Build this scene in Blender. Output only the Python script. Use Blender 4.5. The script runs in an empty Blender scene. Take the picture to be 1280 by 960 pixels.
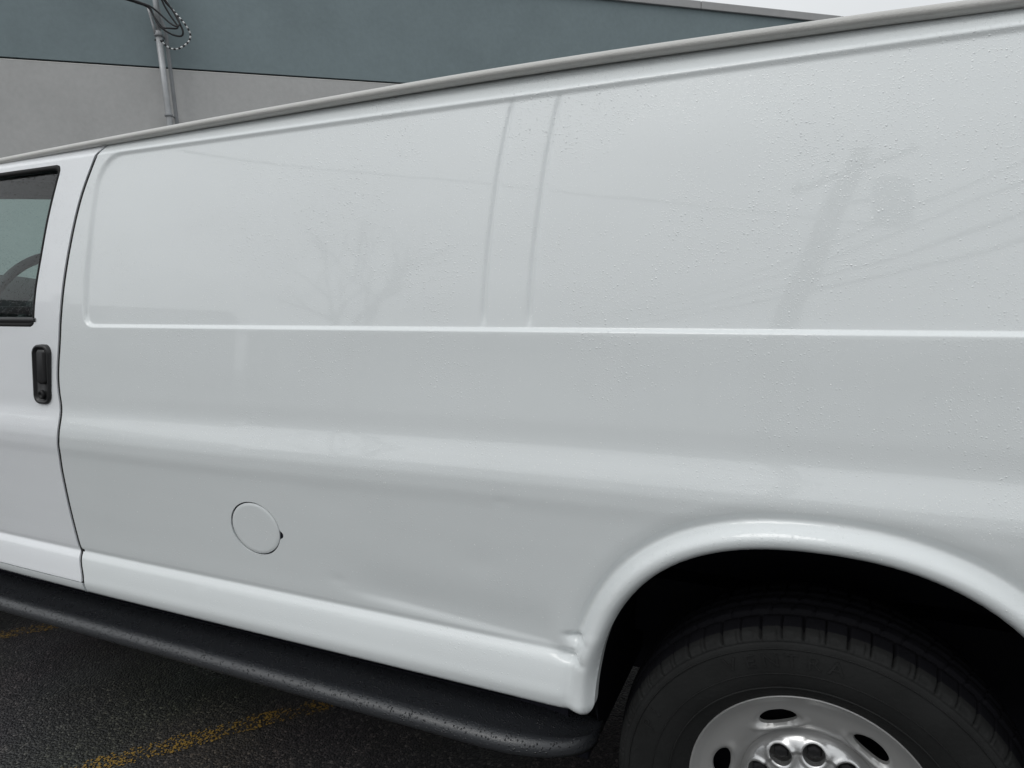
import bpy, bmesh, math, random
import numpy as np
from mathutils import Vector, Matrix

rng = np.random.default_rng(7)
random.seed(7)
scene = bpy.context.scene
C = scene.collection

# ------------------------------------------------------------------ camera
cam_d = bpy.data.cameras.new("camera"); cam = bpy.data.objects.new("camera", cam_d); C.objects.link(cam)
cam_d.sensor_width = 36.0; cam_d.lens = 36.0 * 886.4 / 1280.0
cam_d.clip_start = 0.02; cam_d.clip_end = 2000.0
FW = Vector((-0.414793, 0.890073, -0.188992)); RT = Vector((0.909027, 0.414529, -0.042843)); UP = Vector((-0.040209, 0.189569, 0.981044))
cam.matrix_world = Matrix(((RT.x, UP.x, -FW.x, 0.0), (RT.y, UP.y, -FW.y, -1.18682), (RT.z, UP.z, -FW.z, 1.43664), (0, 0, 0, 1)))
scene.camera = cam

# ------------------------------------------------------------------ sky, sun, exposure
SUN_EL, SUN_AZ = math.radians(52), math.radians(200)
w = bpy.data.worlds.new("World"); scene.world = w; w.use_nodes = True
nt = w.node_tree; nt.nodes.clear()
out = nt.nodes.new("ShaderNodeOutputWorld"); bg = nt.nodes.new("ShaderNodeBackground")
sky = nt.nodes.new("ShaderNodeTexSky"); sky.sky_type = 'NISHITA'; sky.sun_disc = False
sky.sun_elevation = SUN_EL; sky.sun_rotation = SUN_AZ; sky.air_density = 1.0; sky.dust_density = 6.0
hs = nt.nodes.new("ShaderNodeHueSaturation"); hs.inputs['Saturation'].default_value = 0.25
tc = nt.nodes.new("ShaderNodeTexCoord"); sep = nt.nodes.new("ShaderNodeSeparateXYZ")
# cloud deck: overcast luminance rising from horizon to zenith
mx = nt.nodes.new("ShaderNodeMath"); mx.operation = 'MAXIMUM'; mx.inputs[1].default_value = 0.0
ma = nt.nodes.new("ShaderNodeMath"); ma.operation = 'MULTIPLY_ADD'; ma.inputs[1].default_value = 0.33; ma.inputs[2].default_value = 0.68
cn = nt.nodes.new("ShaderNodeTexNoise"); cn.inputs['Scale'].default_value = 2.2; cn.inputs['Detail'].default_value = 4
cr = nt.nodes.new("ShaderNodeMapRange"); cr.inputs['From Min'].default_value = 0.3; cr.inputs['From Max'].default_value = 0.7
cr.inputs['To Min'].default_value = 0.92; cr.inputs['To Max'].default_value = 1.06
mm = nt.nodes.new("ShaderNodeMath"); mm.operation = 'MULTIPLY'
cs = nt.nodes.new("ShaderNodeVectorMath"); cs.operation = 'SCALE'; cs.inputs[0].default_value = (13.55, 14.0, 14.3)
mix = nt.nodes.new("ShaderNodeMix"); mix.data_type = 'RGBA'; mix.inputs[0].default_value = 0.86
L = nt.links.new
L(tc.outputs['Generated'], sep.inputs[0]); L(sep.outputs['Z'], mx.inputs[0]); L(mx.outputs[0], ma.inputs[0])
L(tc.outputs['Generated'], cn.inputs['Vector']); L(cn.outputs['Fac'], cr.inputs['Value'])
L(ma.outputs[0], mm.inputs[0]); L(cr.outputs['Result'], mm.inputs[1]); L(mm.outputs[0], cs.inputs['Scale'])
L(sky.outputs[0], hs.inputs['Color']); L(hs.outputs[0], mix.inputs[6]); L(cs.outputs[0], mix.inputs[7])
L(mix.outputs[2], bg.inputs['Color']); bg.inputs['Strength'].default_value = 0.1
L(bg.outputs[0], out.inputs['Surface'])
sd = bpy.data.lights.new("sun", 'SUN'); sd.energy = 0.55; sd.angle = math.radians(25); sd.color = (1.0, 0.98, 0.95)
sun = bpy.data.objects.new("sun", sd); C.objects.link(sun)
sdir = Vector((math.sin(SUN_AZ) * math.cos(SUN_EL), math.cos(SUN_AZ) * math.cos(SUN_EL), math.sin(SUN_EL)))
sun.rotation_euler = sdir.to_track_quat('Z', 'Y').to_euler(); sun.location = (0, -4, 9)
vs = scene.view_settings; vs.view_transform = 'Standard'; vs.look = 'None'; vs.exposure = -0.23; vs.gamma = 1.0; vs.use_curve_mapping = False

# ------------------------------------------------------------------ helpers
def tag(o, label=None, cat=None, group=None, kind=None):
    if label: o['label'] = label
    if cat: o['category'] = cat
    if group: o['group'] = group
    if kind: o['kind'] = kind
    return o

def empty(name, loc=(0, 0, 0), parent=None):
    o = bpy.data.objects.new(name, None); C.objects.link(o); o.location = loc; o.empty_display_size = 0.1
    if parent: o.parent = parent
    return o

def mesh_obj(name, verts, faces, mat, parent=None, smooth=True, loc=None, uvw=None):
    me = bpy.data.meshes.new(name)
    me.from_pydata([tuple(map(float, v)) for v in verts], [], [tuple(map(int, f)) for f in faces]); me.update()
    if smooth: me.polygons.foreach_set('use_smooth', [True] * len(me.polygons))
    if mat: me.materials.append(mat)
    o = bpy.data.objects.new(name, me); C.objects.link(o)
    if parent: o.parent = parent
    if loc: o.location = loc
    return o

class MB:
    """collects shapes into one mesh"""
    def __init__(s): s.v, s.f = [], []
    def add(s, v, f):
        n = len(s.v); s.v += [tuple(p) for p in v]; s.f += [tuple(i + n for i in q) for q in f]; return s
    def box(s, a, b, bev=0.0):
        (x0, y0, z0), (x1, y1, z1) = a, b
        bm = bmesh.new(); bmesh.ops.create_cube(bm, size=1)
        for v in bm.verts: v.co = Vector(((x0 + x1) / 2 + v.co.x * (x1 - x0), (y0 + y1) / 2 + v.co.y * (y1 - y0), (z0 + z1) / 2 + v.co.z * (z1 - z0)))
        if bev: bmesh.ops.bevel(bm, geom=bm.edges[:], offset=bev, segments=2, affect='EDGES', profile=0.5)
        bm.verts.index_update()
        s.add([v.co[:] for v in bm.verts], [[v.index for v in f.verts] for f in bm.faces]); bm.free(); return s
    def tube(s, pts, r, n=8, cap=True):
        pts = [Vector(p) for p in pts]; rs = r if hasattr(r, '__len__') else [r] * len(pts)
        rings = []; prev = None
        for i, p in enumerate(pts):
            t = (pts[min(i + 1, len(pts) - 1)] - pts[max(i - 1, 0)]).normalized()
            if prev is None:
                a = t.cross(Vector((0, 0, 1)) if abs(t.z) < 0.9 else Vector((1, 0, 0))).normalized()
            else:
                a = (prev - t * prev.dot(t)).normalized()
            prev = a; b = t.cross(a)
            rings.append([p + (a * math.cos(k * 2 * math.pi / n) + b * math.sin(k * 2 * math.pi / n)) * rs[i] for k in range(n)])
        v = [q for rg in rings for q in rg]; f = []
        for i in range(len(rings) - 1):
            for k in range(n):
                f.append((i * n + k, i * n + (k + 1) % n, (i + 1) * n + (k + 1) % n, (i + 1) * n + k))
        if cap: f.append(tuple(range(n))[::-1]); f.append(tuple(range((len(rings) - 1) * n, len(rings) * n)))
        return s.add(v, f)
    def loft(s, rings, closed=True, cap0=True, cap1=True):
        n = len(rings[0]); v = [q for rg in rings for q in rg]; f = []
        for i in range(len(rings) - 1):
            for k in range(n if closed else n - 1):
                f.append((i * n + k, i * n + (k + 1) % n, (i + 1) * n + (k + 1) % n, (i + 1) * n + k))
        if cap0: f.append(tuple(range(n))[::-1])
        if cap1: f.append(tuple(range((len(rings) - 1) * n, len(rings) * n)))
        return s.add(v, f)
    def prism(s, poly, axis_pts):
        """poly: list of 2-tuples mapped by axis_pts(t, a, b)"""
        return s.loft([[axis_pts(t, a, b) for a, b in poly] for t in (0, 1)])
    def build(s, name, mat, parent=None, smooth=False, loc=None):
        return mesh_obj(name, s.v, s.f, mat, parent, smooth, loc)

def smoothstep(a, b, x):
    t = np.clip((np.asarray(x, float) - a) / (b - a), 0, 1); return t * t * (3 - 2 * t)

def pchip(xs, ys):
    """monotone cubic interpolation (no overshoot)"""
    xs, ys = np.asarray(xs, float), np.asarray(ys, float); h = np.diff(xs); d = np.diff(ys) / h
    m = np.zeros_like(ys); m[0], m[-1] = d[0], d[-1]
    for i in range(1, len(xs) - 1):
        if d[i - 1] * d[i] > 0:
            w1, w2 = 2 * h[i] + h[i - 1], h[i] + 2 * h[i - 1]; m[i] = (w1 + w2) / (w1 / d[i - 1] + w2 / d[i])
    def f(x):
        x = np.clip(np.asarray(x, float), xs[0], xs[-1]); i = np.clip(np.searchsorted(xs, x) - 1, 0, len(h) - 1)
        t = (x - xs[i]) / h[i]
        return ((1 + 2 * t) * (1 - t) ** 2 * ys[i] + t * (1 - t) ** 2 * h[i] * m[i] + t * t * (3 - 2 * t) * ys[i + 1] + t * t * (t - 1) * h[i] * m[i + 1])
    return f

# ------------------------------------------------------------------ materials
def mat(name):
    m = bpy.data.materials.new(name); m.use_nodes = True
    return m, m.node_tree, m.node_tree.nodes['Principled BSDF']

def simple(name, col, rough=0.5, metal=0.0, spec=0.5, var=0.12, vscale=6.0, bump=0.0, bscale=200.0, coat=0.0):
    m, t, b = mat(name); b.inputs['Roughness'].default_value = rough; b.inputs['Metallic'].default_value = metal
    b.inputs['Specular IOR Level'].default_value = spec; b.inputs['Coat Weight'].default_value = coat
    tcn = t.nodes.new('ShaderNodeTexCoord'); n = t.nodes.new('ShaderNodeTexNoise'); n.inputs['Scale'].default_value = vscale; n.inputs['Detail'].default_value = 6
    t.links.new(tcn.outputs['Object'], n.inputs['Vector'])
    r = t.nodes.new('ShaderNodeMix'); r.data_type = 'RGBA'
    r.inputs[6].default_value = (*[c * (1 - var) for c in col], 1); r.inputs[7].default_value = (*[min(1, c * (1 + var)) for c in col], 1)
    t.links.new(n.outputs['Fac'], r.inputs[0]); t.links.new(r.outputs[2], b.inputs['Base Color'])
    if bump:
        n2 = t.nodes.new('ShaderNodeTexNoise'); n2.inputs['Scale'].default_value = bscale; n2.inputs['Detail'].default_value = 3
        t.links.new(tcn.outputs['Object'], n2.inputs['Vector'])
        bp = t.nodes.new('ShaderNodeBump'); bp.inputs['Strength'].default_value = bump; bp.inputs['Distance'].default_value = 0.002
        t.links.new(n2.outputs['Fac'], bp.inputs['Height']); t.links.new(bp.outputs[0], b.inputs['Normal'])
    return m

def drop_height(t, vec, scale, radius, keep=0.5):
    """Voronoi beads: a dome in part of the cells"""
    v = t.nodes.new('ShaderNodeTexVoronoi'); v.inputs['Scale'].default_value = scale
    t.links.new(vec, v.inputs['Vector'])
    d = t.nodes.new('ShaderNodeMapRange'); d.inputs['From Min'].default_value = radius; d.inputs['From Max'].default_value = radius * 0.3
    t.links.new(v.outputs['Distance'], d.inputs['Value'])
    sx = t.nodes.new('ShaderNodeSeparateColor'); t.links.new(v.outputs['Color'], sx.inputs[0])
    k = t.nodes.new('ShaderNodeMath'); k.operation = 'LESS_THAN'; k.inputs[1].default_value = keep; t.links.new(sx.outputs[0], k.inputs[0])
    mu = t.nodes.new('ShaderNodeMath'); mu.operation = 'MULTIPLY'; t.links.new(d.outputs['Result'], mu.inputs[0]); t.links.new(k.outputs[0], mu.inputs[1])
    return mu.outputs[0]

def paint_mat(name, col, drops=1.0):
    m, t, b = mat(name)
    tcn = t.nodes.new('ShaderNodeTexCoord'); P = tcn.outputs['Object']
    n = t.nodes.new('ShaderNodeTexNoise'); n.inputs['Scale'].default_value = 3.0; n.inputs['Detail'].default_value = 7; t.links.new(P, n.inputs['Vector'])
    r = t.nodes.new('ShaderNodeMix'); r.data_type = 'RGBA'
    r.inputs[6].default_value = (*[c * 0.93 for c in col], 1); r.inputs[7].default_value = (*[min(1, c * 1.04) for c in col], 1)
    mpp = t.nodes.new('ShaderNodeMapping'); mpp.inputs['Scale'].default_value = (0.5, 0.5, 2.2); t.links.new(P, mpp.inputs['Vector']); t.links.new(mpp.outputs[0], n.inputs['Vector'])
    t.links.new(n.outputs['Fac'], r.inputs[0]); t.links.new(r.outputs[2], b.inputs['Base Color'])
    b.inputs['Roughness'].default_value = 0.45; b.inputs['Specular IOR Level'].default_value = 0.35
    b.inputs['Coat Weight'].default_value = 1.0; b.inputs['Coat Roughness'].default_value = 0.032; b.inputs['Coat IOR'].default_value = 1.6
    # slight panel waviness + orange peel + a film of fine beads
    n1 = t.nodes.new('ShaderNodeTexNoise'); n1.inputs['Scale'].default_value = 9.0; n1.inputs['Detail'].default_value = 1; t.links.new(P, n1.inputs['Vector'])
    bp1 = t.nodes.new('ShaderNodeBump'); bp1.inputs['Strength'].default_value = 0.12; bp1.inputs['Distance'].default_value = 0.0015
    t.links.new(n1.outputs['Fac'], bp1.inputs['Height'])
    h1 = drop_height(t, P, 340.0, 0.42, 0.55); h2 = drop_height(t, P, 145.0, 0.27, 0.38)
    mk = t.nodes.new('ShaderNodeTexNoise'); mk.inputs['Scale'].default_value = 5.0; mk.inputs['Detail'].default_value = 5; t.links.new(P, mk.inputs['Vector'])
    mr = t.nodes.new('ShaderNodeMapRange'); mr.inputs['From Min'].default_value = 0.36; mr.inputs['From Max'].default_value = 0.62; t.links.new(mk.outputs['Fac'], mr.inputs['Value'])
    # the raised upper half caught the drizzle, the tucked-in lower half stayed cleaner
    sp = t.nodes.new('ShaderNodeSeparateXYZ'); t.links.new(P, sp.inputs[0])
    zr = t.nodes.new('ShaderNodeMapRange'); zr.inputs['From Min'].default_value = 1.15; zr.inputs['From Max'].default_value = 1.55
    zr.inputs['To Min'].default_value = 0.55; zr.inputs['To Max'].default_value = 1.0; t.links.new(sp.outputs['Z'], zr.inputs['Value'])
    ad = t.nodes.new('ShaderNodeMath'); ad.operation = 'MULTIPLY_ADD'; ad.inputs[1].default_value = 0.45
    t.links.new(h1, ad.inputs[0]); t.links.new(h2, ad.inputs[2])
    m1 = t.nodes.new('ShaderNodeMath'); m1.operation = 'MULTIPLY'; t.links.new(ad.outputs[0], m1.inputs[0]); t.links.new(mr.outputs['Result'], m1.inputs[1])
    m2 = t.nodes.new('ShaderNodeMath'); m2.operation = 'MULTIPLY'; t.links.new(m1.outputs[0], m2.inputs[0]); t.links.new(zr.outputs['Result'], m2.inputs[1])
    bp2 = t.nodes.new('ShaderNodeBump'); bp2.inputs['Strength'].default_value = 0.9 * drops; bp2.inputs['Distance'].default_value = 0.0009
    t.links.new(m2.outputs[0], bp2.inputs['Height']); t.links.new(bp1.outputs[0], bp2.inputs['Normal'])
    t.links.new(bp2.outputs[0], b.inputs['Normal']); t.links.new(bp2.outputs[0], b.inputs['Coat Normal'])
    return m

M = {}
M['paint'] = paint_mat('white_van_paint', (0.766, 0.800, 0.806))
M['lit_door_paint'] = paint_mat('white_paint_sky_lit', (0.85, 0.872, 0.895))  # lighter, bluer copy of the body paint; sky light on the door put into colour
M['rail'] = simple('grey_rail', (0.50, 0.495, 0.475), 0.4, bump=0.5, bscale=260)
M['black'] = simple('black_plastic', (0.012, 0.012, 0.013), 0.38, bump=0.15, bscale=400)
M['seal'] = simple('rubber_seal', (0.018, 0.018, 0.018), 0.6, spec=0.2)
M['liner'] = simple('wheel_well_liner', (0.015, 0.015, 0.021), 0.8, spec=0.12, bump=0.6, bscale=30)
M['rubber'] = simple('tyre_rubber', (0.019, 0.0195, 0.0195), 0.7, spec=0.14, bump=0.5, bscale=120, var=0.42, vscale=11)
M['tread'] = simple('shade_dark_tread_rubber', (0.007, 0.007, 0.009), 0.7, spec=0.12, var=0.3, vscale=20)  # near-black copy of the tyre rubber, wheel-arch shade put into its colour
M['rim'] = simple('silver_wheel_paint', (0.46, 0.46, 0.455), 0.42, metal=0.55, var=0.06, vscale=30)
M['hub'] = simple('bright_hub', (0.62, 0.62, 0.62), 0.26, metal=0.85, var=0.05)
M['nut'] = simple('dark_nut', (0.014, 0.014, 0.015), 0.5, spec=0.3)
M['cabin'] = simple('dark_cabin_plastic', (0.03, 0.032, 0.034), 0.65)
M['headliner'] = simple('grey_headliner', (0.05, 0.052, 0.052), 0.9)
M['cloth'] = simple('grey_seat_cloth', (0.06, 0.06, 0.065), 0.9, bump=0.3)
M['galv'] = simple('galvanised_steel', (0.40, 0.41, 0.42), 0.5, metal=0.35, var=0.2, vscale=9)
M['conduit'] = simple('dull_conduit', (0.24, 0.25, 0.26), 0.6, var=0.2)
M['cable'] = simple('black_cable', (0.02, 0.02, 0.022), 0.6)
M['white'] = simple('white_cable_wrap', (0.62, 0.64, 0.64), 0.6)
M['coping'] = simple('coping_metal', (0.36, 0.36, 0.36), 0.55, var=0.12)
M['wood'] = simple('weathered_wood', (0.12, 0.10, 0.085), 0.85, bump=0.4, bscale=60)
M['bark'] = simple('tree_bark', (0.09, 0.08, 0.07), 0.9)
M['steel'] = simple('grey_transformer', (0.25, 0.26, 0.27), 0.5)
M['siding'] = simple('house_siding', (0.34, 0.33, 0.31), 0.8)
M['siding2'] = simple('house_siding_dark', (0.22, 0.23, 0.24), 0.8)
M['shingle'] = simple('roof_shingle', (0.07, 0.07, 0.075), 0.9)
M['trim'] = simple('house_trim', (0.6, 0.6, 0.58), 0.6)
M['pane'] = simple('dark_pane', (0.02, 0.025, 0.03), 0.08)

def board_mat():
    m, t, b = mat('pebbled_wet_plastic'); tcn = t.nodes.new('ShaderNodeTexCoord'); P = tcn.outputs['Object']
    n = t.nodes.new('ShaderNodeTexNoise'); n.inputs['Scale'].default_value = 25; n.inputs['Detail'].default_value = 6; t.links.new(P, n.inputs['Vector'])
    r = t.nodes.new('ShaderNodeMapRange'); b.inputs['Specular IOR Level'].default_value = 0.75; r.inputs['To Min'].default_value = 0.16; r.inputs['To Max'].default_value = 0.42; t.links.new(n.outputs['Fac'], r.inputs['Value'])
    t.links.new(r.outputs['Result'], b.inputs['Roughness'])
    h = drop_height(t, P, 190.0, 0.42, 0.5)
    mc = t.nodes.new('ShaderNodeMix'); mc.data_type = 'RGBA'; mc.inputs[6].default_value = (0.026, 0.028, 0.032, 1); mc.inputs[7].default_value = (0.006, 0.006, 0.007, 1)
    t.links.new(h, mc.inputs[0]); t.links.new(mc.outputs[2], b.inputs['Base Color'])
    n2 = t.nodes.new('ShaderNodeTexNoise'); n2.inputs['Scale'].default_value = 420; t.links.new(P, n2.inputs['Vector'])
    a = t.nodes.new('ShaderNodeMath'); a.operation = 'MULTIPLY_ADD'; a.inputs[1].default_value = 0.5; t.links.new(n2.outputs['Fac'], a.inputs[0]); t.links.new(h, a.inputs[2])
    bp = t.nodes.new('ShaderNodeBump'); bp.inputs['Strength'].default_value = 0.9; bp.inputs['Distance'].default_value = 0.0016
    t.links.new(a.outputs[0], bp.inputs['Height']); t.links.new(bp.outputs[0], b.inputs['Normal'])
    return m
M['board'] = board_mat()

def asphalt_mat():
    m, t, b = mat('wet_asphalt'); tcn = t.nodes.new('ShaderNodeTexCoord'); P = tcn.outputs['Object']
    v = t.nodes.new('ShaderNodeTexVoronoi'); v.inputs['Scale'].default_value = 150; t.links.new(P, v.inputs['Vector'])
    s = t.nodes.new('ShaderNodeSeparateColor'); t.links.new(v.outputs['Color'], s.inputs[0])
    rp = t.nodes.new('ShaderNodeValToRGB'); e = rp.color_ramp.elements
    e[0].position = 0.0; e[0].color = (0.018, 0.018, 0.019, 1); e[1].position = 1.0; e[1].color = (0.15, 0.14, 0.125, 1)
    k = e.new(0.62); k.color = (0.030, 0.029, 0.029, 1); k = e.new(0.90); k.color = (0.065, 0.061, 0.056, 1)
    t.links.new(s.outputs[0], rp.inputs[0])
    n = t.nodes.new('ShaderNodeTexNoise'); n.inputs['Scale'].default_value = 1.4; n.inputs['Detail'].default_value = 8; t.links.new(P, n.inputs['Vector'])
    mu = t.nodes.new('ShaderNodeMix'); mu.data_type = 'RGBA'; mu.blend_type = 'MULTIPLY'; mu.inputs[0].default_value = 0.55
    t.links.new(rp.outputs[0], mu.inputs[6]); t.links.new(n.outputs['Color'], mu.inputs[7]); t.links.new(mu.outputs[2], b.inputs['Base Color'])
    r = t.nodes.new('ShaderNodeMapRange'); r.inputs['From Min'].default_value = 0.3; r.inputs['From Max'].default_value = 0.7; r.inputs['To Min'].default_value = 0.16; r.inputs['To Max'].default_value = 0.75
    t.links.new(n.outputs['Fac'], r.inputs['Value']); t.links.new(r.outputs['Result'], b.inputs['Roughness'])
    dm = t.nodes.new('ShaderNodeMath'); dm.operation = 'MULTIPLY'; dm.inputs[1].default_value = -1.0; t.links.new(v.outputs['Distance'], dm.inputs[0])
    bp = t.nodes.new('ShaderNodeBump'); bp.inputs['Strength'].default_value = 0.9; bp.inputs['Distance'].default_value = 0.004
    t.links.new(dm.outputs[0], bp.inputs['Height']); t.links.new(bp.outputs[0], b.inputs['Normal'])
    return m
M['asphalt'] = asphalt_mat()

def line_mat():
    m, t, b = mat('worn_yellow_paint'); tcn = t.nodes.new('ShaderNodeTexCoord'); P = tcn.outputs['Object']
    b.inputs['Base Color'].default_value = (0.29, 0.18, 0.04, 1); b.inputs['Roughness'].default_value = 0.5
    v = t.nodes.new('ShaderNodeTexVoronoi'); v.inputs['Scale'].default_value = 210; t.links.new(P, v.inputs['Vector'])
    n = t.nodes.new('ShaderNodeTexNoise'); n.inputs['Scale'].default_value = 9; n.inputs['Detail'].default_value = 8; n.inputs['Roughness'].default_value = 0.7; t.links.new(P, n.inputs['Vector'])
    # edges frayed: paint only near the middle of the stroke
    s = t.nodes.new('ShaderNodeSeparateXYZ'); t.links.new(P, s.inputs[0])
    ab = t.nodes.new('ShaderNodeMath'); ab.operation = 'ABSOLUTE'; t.links.new(s.outputs['Y'], ab.inputs[0])
    er = t.nodes.new('ShaderNodeMapRange'); er.inputs['From Min'].default_value = 0.03; er.inputs['From Max'].default_value = 0.062; er.inputs['To Min'].default_value = 0.0; er.inputs['To Max'].default_value = -0.45; t.links.new(ab.outputs[0], er.inputs['Value'])
    sc = t.nodes.new('ShaderNodeSeparateColor'); t.links.new(v.outputs['Color'], sc.inputs[0])
    a1 = t.nodes.new('ShaderNodeMath'); a1.operation = 'MULTIPLY_ADD'; a1.inputs[1].default_value = 0.55; t.links.new(sc.outputs[1], a1.inputs[0]); t.links.new(n.outputs['Fac'], a1.inputs[2])
    a2 = t.nodes.new('ShaderNodeMath'); a2.operation = 'ADD'; t.links.new(a1.outputs[0], a2.inputs[0]); t.links.new(er.outputs['Result'], a2.inputs[1])
    g = t.nodes.new('ShaderNodeMath'); g.operation = 'GREATER_THAN'; g.inputs[1].default_value = 0.90; t.links.new(a2.outputs[0], g.inputs[0])
    t.links.new(g.outputs[0], b.inputs['Alpha'])
    return m
M['line'] = line_mat()

def wall_mat(name, col, rough=0.8):
    m, t, b = mat(name); tcn = t.nodes.new('ShaderNodeTexCoord'); P = tcn.outputs['Object']
    b.inputs['Roughness'].default_value = rough; b.inputs['Specular IOR Level'].default_value = 0.25
    n = t.nodes.new('ShaderNodeTexNoise'); n.inputs['Scale'].default_value = 0.9; n.inputs['Detail'].default_value = 9; n.inputs['Roughness'].default_value = 0.65; t.links.new(P, n.inputs['Vector'])
    n2 = t.nodes.new('ShaderNodeTexNoise'); n2.inputs['Scale'].default_value = 14; n2.inputs['Detail'].default_value = 6; t.links.new(P, n2.inputs['Vector'])
    av = t.nodes.new('ShaderNodeMath'); av.operation = 'MULTIPLY_ADD'; av.inputs[1].default_value = 0.45; t.links.new(n2.outputs['Fac'], av.inputs[0]); t.links.new(n.outputs['Fac'], av.inputs[2])
    mr = t.nodes.new('ShaderNodeMapRange'); mr.inputs['From Min'].default_value = 0.5; mr.inputs['From Max'].default_value = 0.95; t.links.new(av.outputs[0], mr.inputs['Value'])
    r = t.nodes.new('ShaderNodeMix'); r.data_type = 'RGBA'
    r.inputs[6].default_value = (*[c * 0.91 for c in col], 1); r.inputs[7].default_value = (*[c * 1.07 for c in col], 1)
    t.links.new(mr.outputs['Result'], r.inputs[0]); t.links.new(r.outputs[2], b.inputs['Base Color'])
    bp = t.nodes.new('ShaderNodeBump'); bp.inputs['Strength'].default_value = 0.3; bp.inputs['Distance'].default_value = 0.01
    t.links.new(n2.outputs['Fac'], bp.inputs['Height']); t.links.new(bp.outputs[0], b.inputs['Normal'])
    return m
M['wall_grey'] = wall_mat('grey_painted_concrete', (0.465, 0.465, 0.46))
M['wall_blue'] = wall_mat('blue_grey_painted_wall', (0.205, 0.255, 0.27))

def glass_mat(name, col, drops=0.5):
    m, t, b = mat(name)
    b.inputs['Base Color'].default_value = (*col, 1); b.inputs['Transmission Weight'].default_value = 1.0; b.inputs['Roughness'].default_value = 0.02
    b.inputs['IOR'].default_value = 1.06; b.inputs['Coat Weight'].default_value = 1.0; b.inputs['Coat Roughness'].default_value = 0.02
    tcn = t.nodes.new('ShaderNodeTexCoord'); h = drop_height(t, tcn.outputs['Object'], 150.0, 0.42, 0.5)
    bp = t.nodes.new('ShaderNodeBump'); bp.inputs['Strength'].default_value = drops; bp.inputs['Distance'].default_value = 0.0012
    t.links.new(h, bp.inputs['Height']); t.links.new(bp.outputs[0], b.inputs['Coat Normal'])
    return m
M['glass'] = glass_mat('green_tinted_glass', (0.60, 0.86, 0.815))
m_, t_, b_ = mat('water_bead'); M['water'] = m_
b_.inputs['Base Color'].default_value = (0.86, 0.88, 0.88, 1); b_.inputs['Transmission Weight'].default_value = 0.0; b_.inputs['IOR'].default_value = 1.33
b_.inputs['Roughness'].default_value = 0.04; b_.inputs['Coat Weight'].default_value = 0.5

# ------------------------------------------------------------------ ground and markings
g = 400.0
asphalt = mesh_obj('asphalt_lot', [(-g, -g, 0), (g, -g, 0), (g, g, 0), (-g, g, 0)], [(0, 1, 2, 3)], M['asphalt'], smooth=False)
tag(asphalt, 'dark wet asphalt of the parking lot beneath the van', 'asphalt', kind='structure')
def stripe(a, b, wd, label):
    a, b = Vector((*a, 0)), Vector((*b, 0)); l = (b - a).length
    n = 24; v = []; f = []
    for i in range(n + 1):
        x = l * i / n
        for s_ in (-1, 1): v.append((x, s_ * (wd / 2 + 0.006 * math.sin(i * 2.3 + s_)), 0))
        if i: f.append((2 * i - 2, 2 * i, 2 * i + 1, 2 * i - 1))
    o = mesh_obj('parking_line', v, f, M['line'], smooth=False); o.location = (a.x, a.y, 0.004); o.rotation_euler.z = math.atan2((b - a).y, (b - a).x)
    return tag(o, label, 'parking line', 'worn yellow parking lines')
stripe((-2.02, -0.165), (-0.20, 1.80), 0.085, 'worn yellow parking line running under the running board beside the fuel door')
stripe((-3.12, 0.16), (-1.45, 1.95), 0.085, 'worn yellow parking line running under the front door of the van')

# ------------------------------------------------------------------ building behind the van
BM = Vector((-9.79, 7.365, 0)); BD = Vector((0.7655, 0.6434, 0)); BN = Vector((0.6434, -0.7655, 0))
SL = -0.0455    # the lot slopes: courses of the wall drop this much per metre along it
def wp(s_, z, o=0.0):
    p = BM + BD * s_ + BN * o; return (p.x, p.y, z + SL * s_)
bld = empty('commercial_building', (BM.x, BM.y, 0))
tag(bld, 'long flat-roofed building with blue-grey upper wall and grey lower wall behind the van', 'building')
def wall_box(name, s0, s1, z0, z1, o0, o1, mt, bev=0.0, parent=bld):
    v = [wp(s_, z, o) for o in (o0, o1) for s_, z in ((s0, z0), (s1, z0), (s1, z1), (s0, z1))]
    f = [(0, 1, 2, 3), (7, 6, 5, 4), (0, 4, 5, 1), (1, 5, 6, 2), (2, 6, 7, 3), (3, 7, 4, 0)]
    bm = bmesh.new(); vv = [bm.verts.new(p) for p in v]
    for q in f: bm.faces.new([vv[i] for i in q])
    bmesh.ops.recalc_face_normals(bm, faces=bm.faces)
    if bev: bmesh.ops.bevel(bm, geom=bm.edges[:], offset=bev, segments=2, affect='EDGES', profile=0.5)
    me = bpy.data.meshes.new(name); bm.to_mesh(me); bm.free(); me.materials.append(mt)
    o = bpy.data.objects.new(name, me); C.objects.link(o); o.parent = parent
    if parent: o.matrix_parent_inverse = Matrix.Translation(-parent.location)
    return o
wall_box('lower_wall', -22, 40, -2.0, 4.405, -0.4, 0.0, M['wall_grey'])
wall_box('wall_reveal', -22, 40, 4.418, 4.445, -0.4, -0.06, M['seal'])
wall_box('wall_cap', -22, 40, 4.4055, 4.418, -0.30, 0.002, M['trim'])
wall_box('upper_wall', -22, 40, 4.445, 6.075, -0.4, 0.003, M['wall_blue'])
for k, s0 in enumerate(np.arange(-21.6, 40, 3.1)):
    wall_box('coping', s0 + 0.006, s0 + 3.094, 6.075, 6.215, -0.45, 0.06, M['coping'], 0.012)
wall_box('roof', -22, 40, 5.6, 5.7, -18, -0.4, M['coping'])
wall_box('end_wall', -22, -21.7, -2, 6.05, -18, -0.4, M['wall_blue'])
wall_box('end_wall', 39.7, 40, -2, 6.05, -18, -0.4, M['wall_blue'])
wall_box('rear_wall', -22, 40, -2, 6.05, -18.3, -18, M['wall_blue'])

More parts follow.
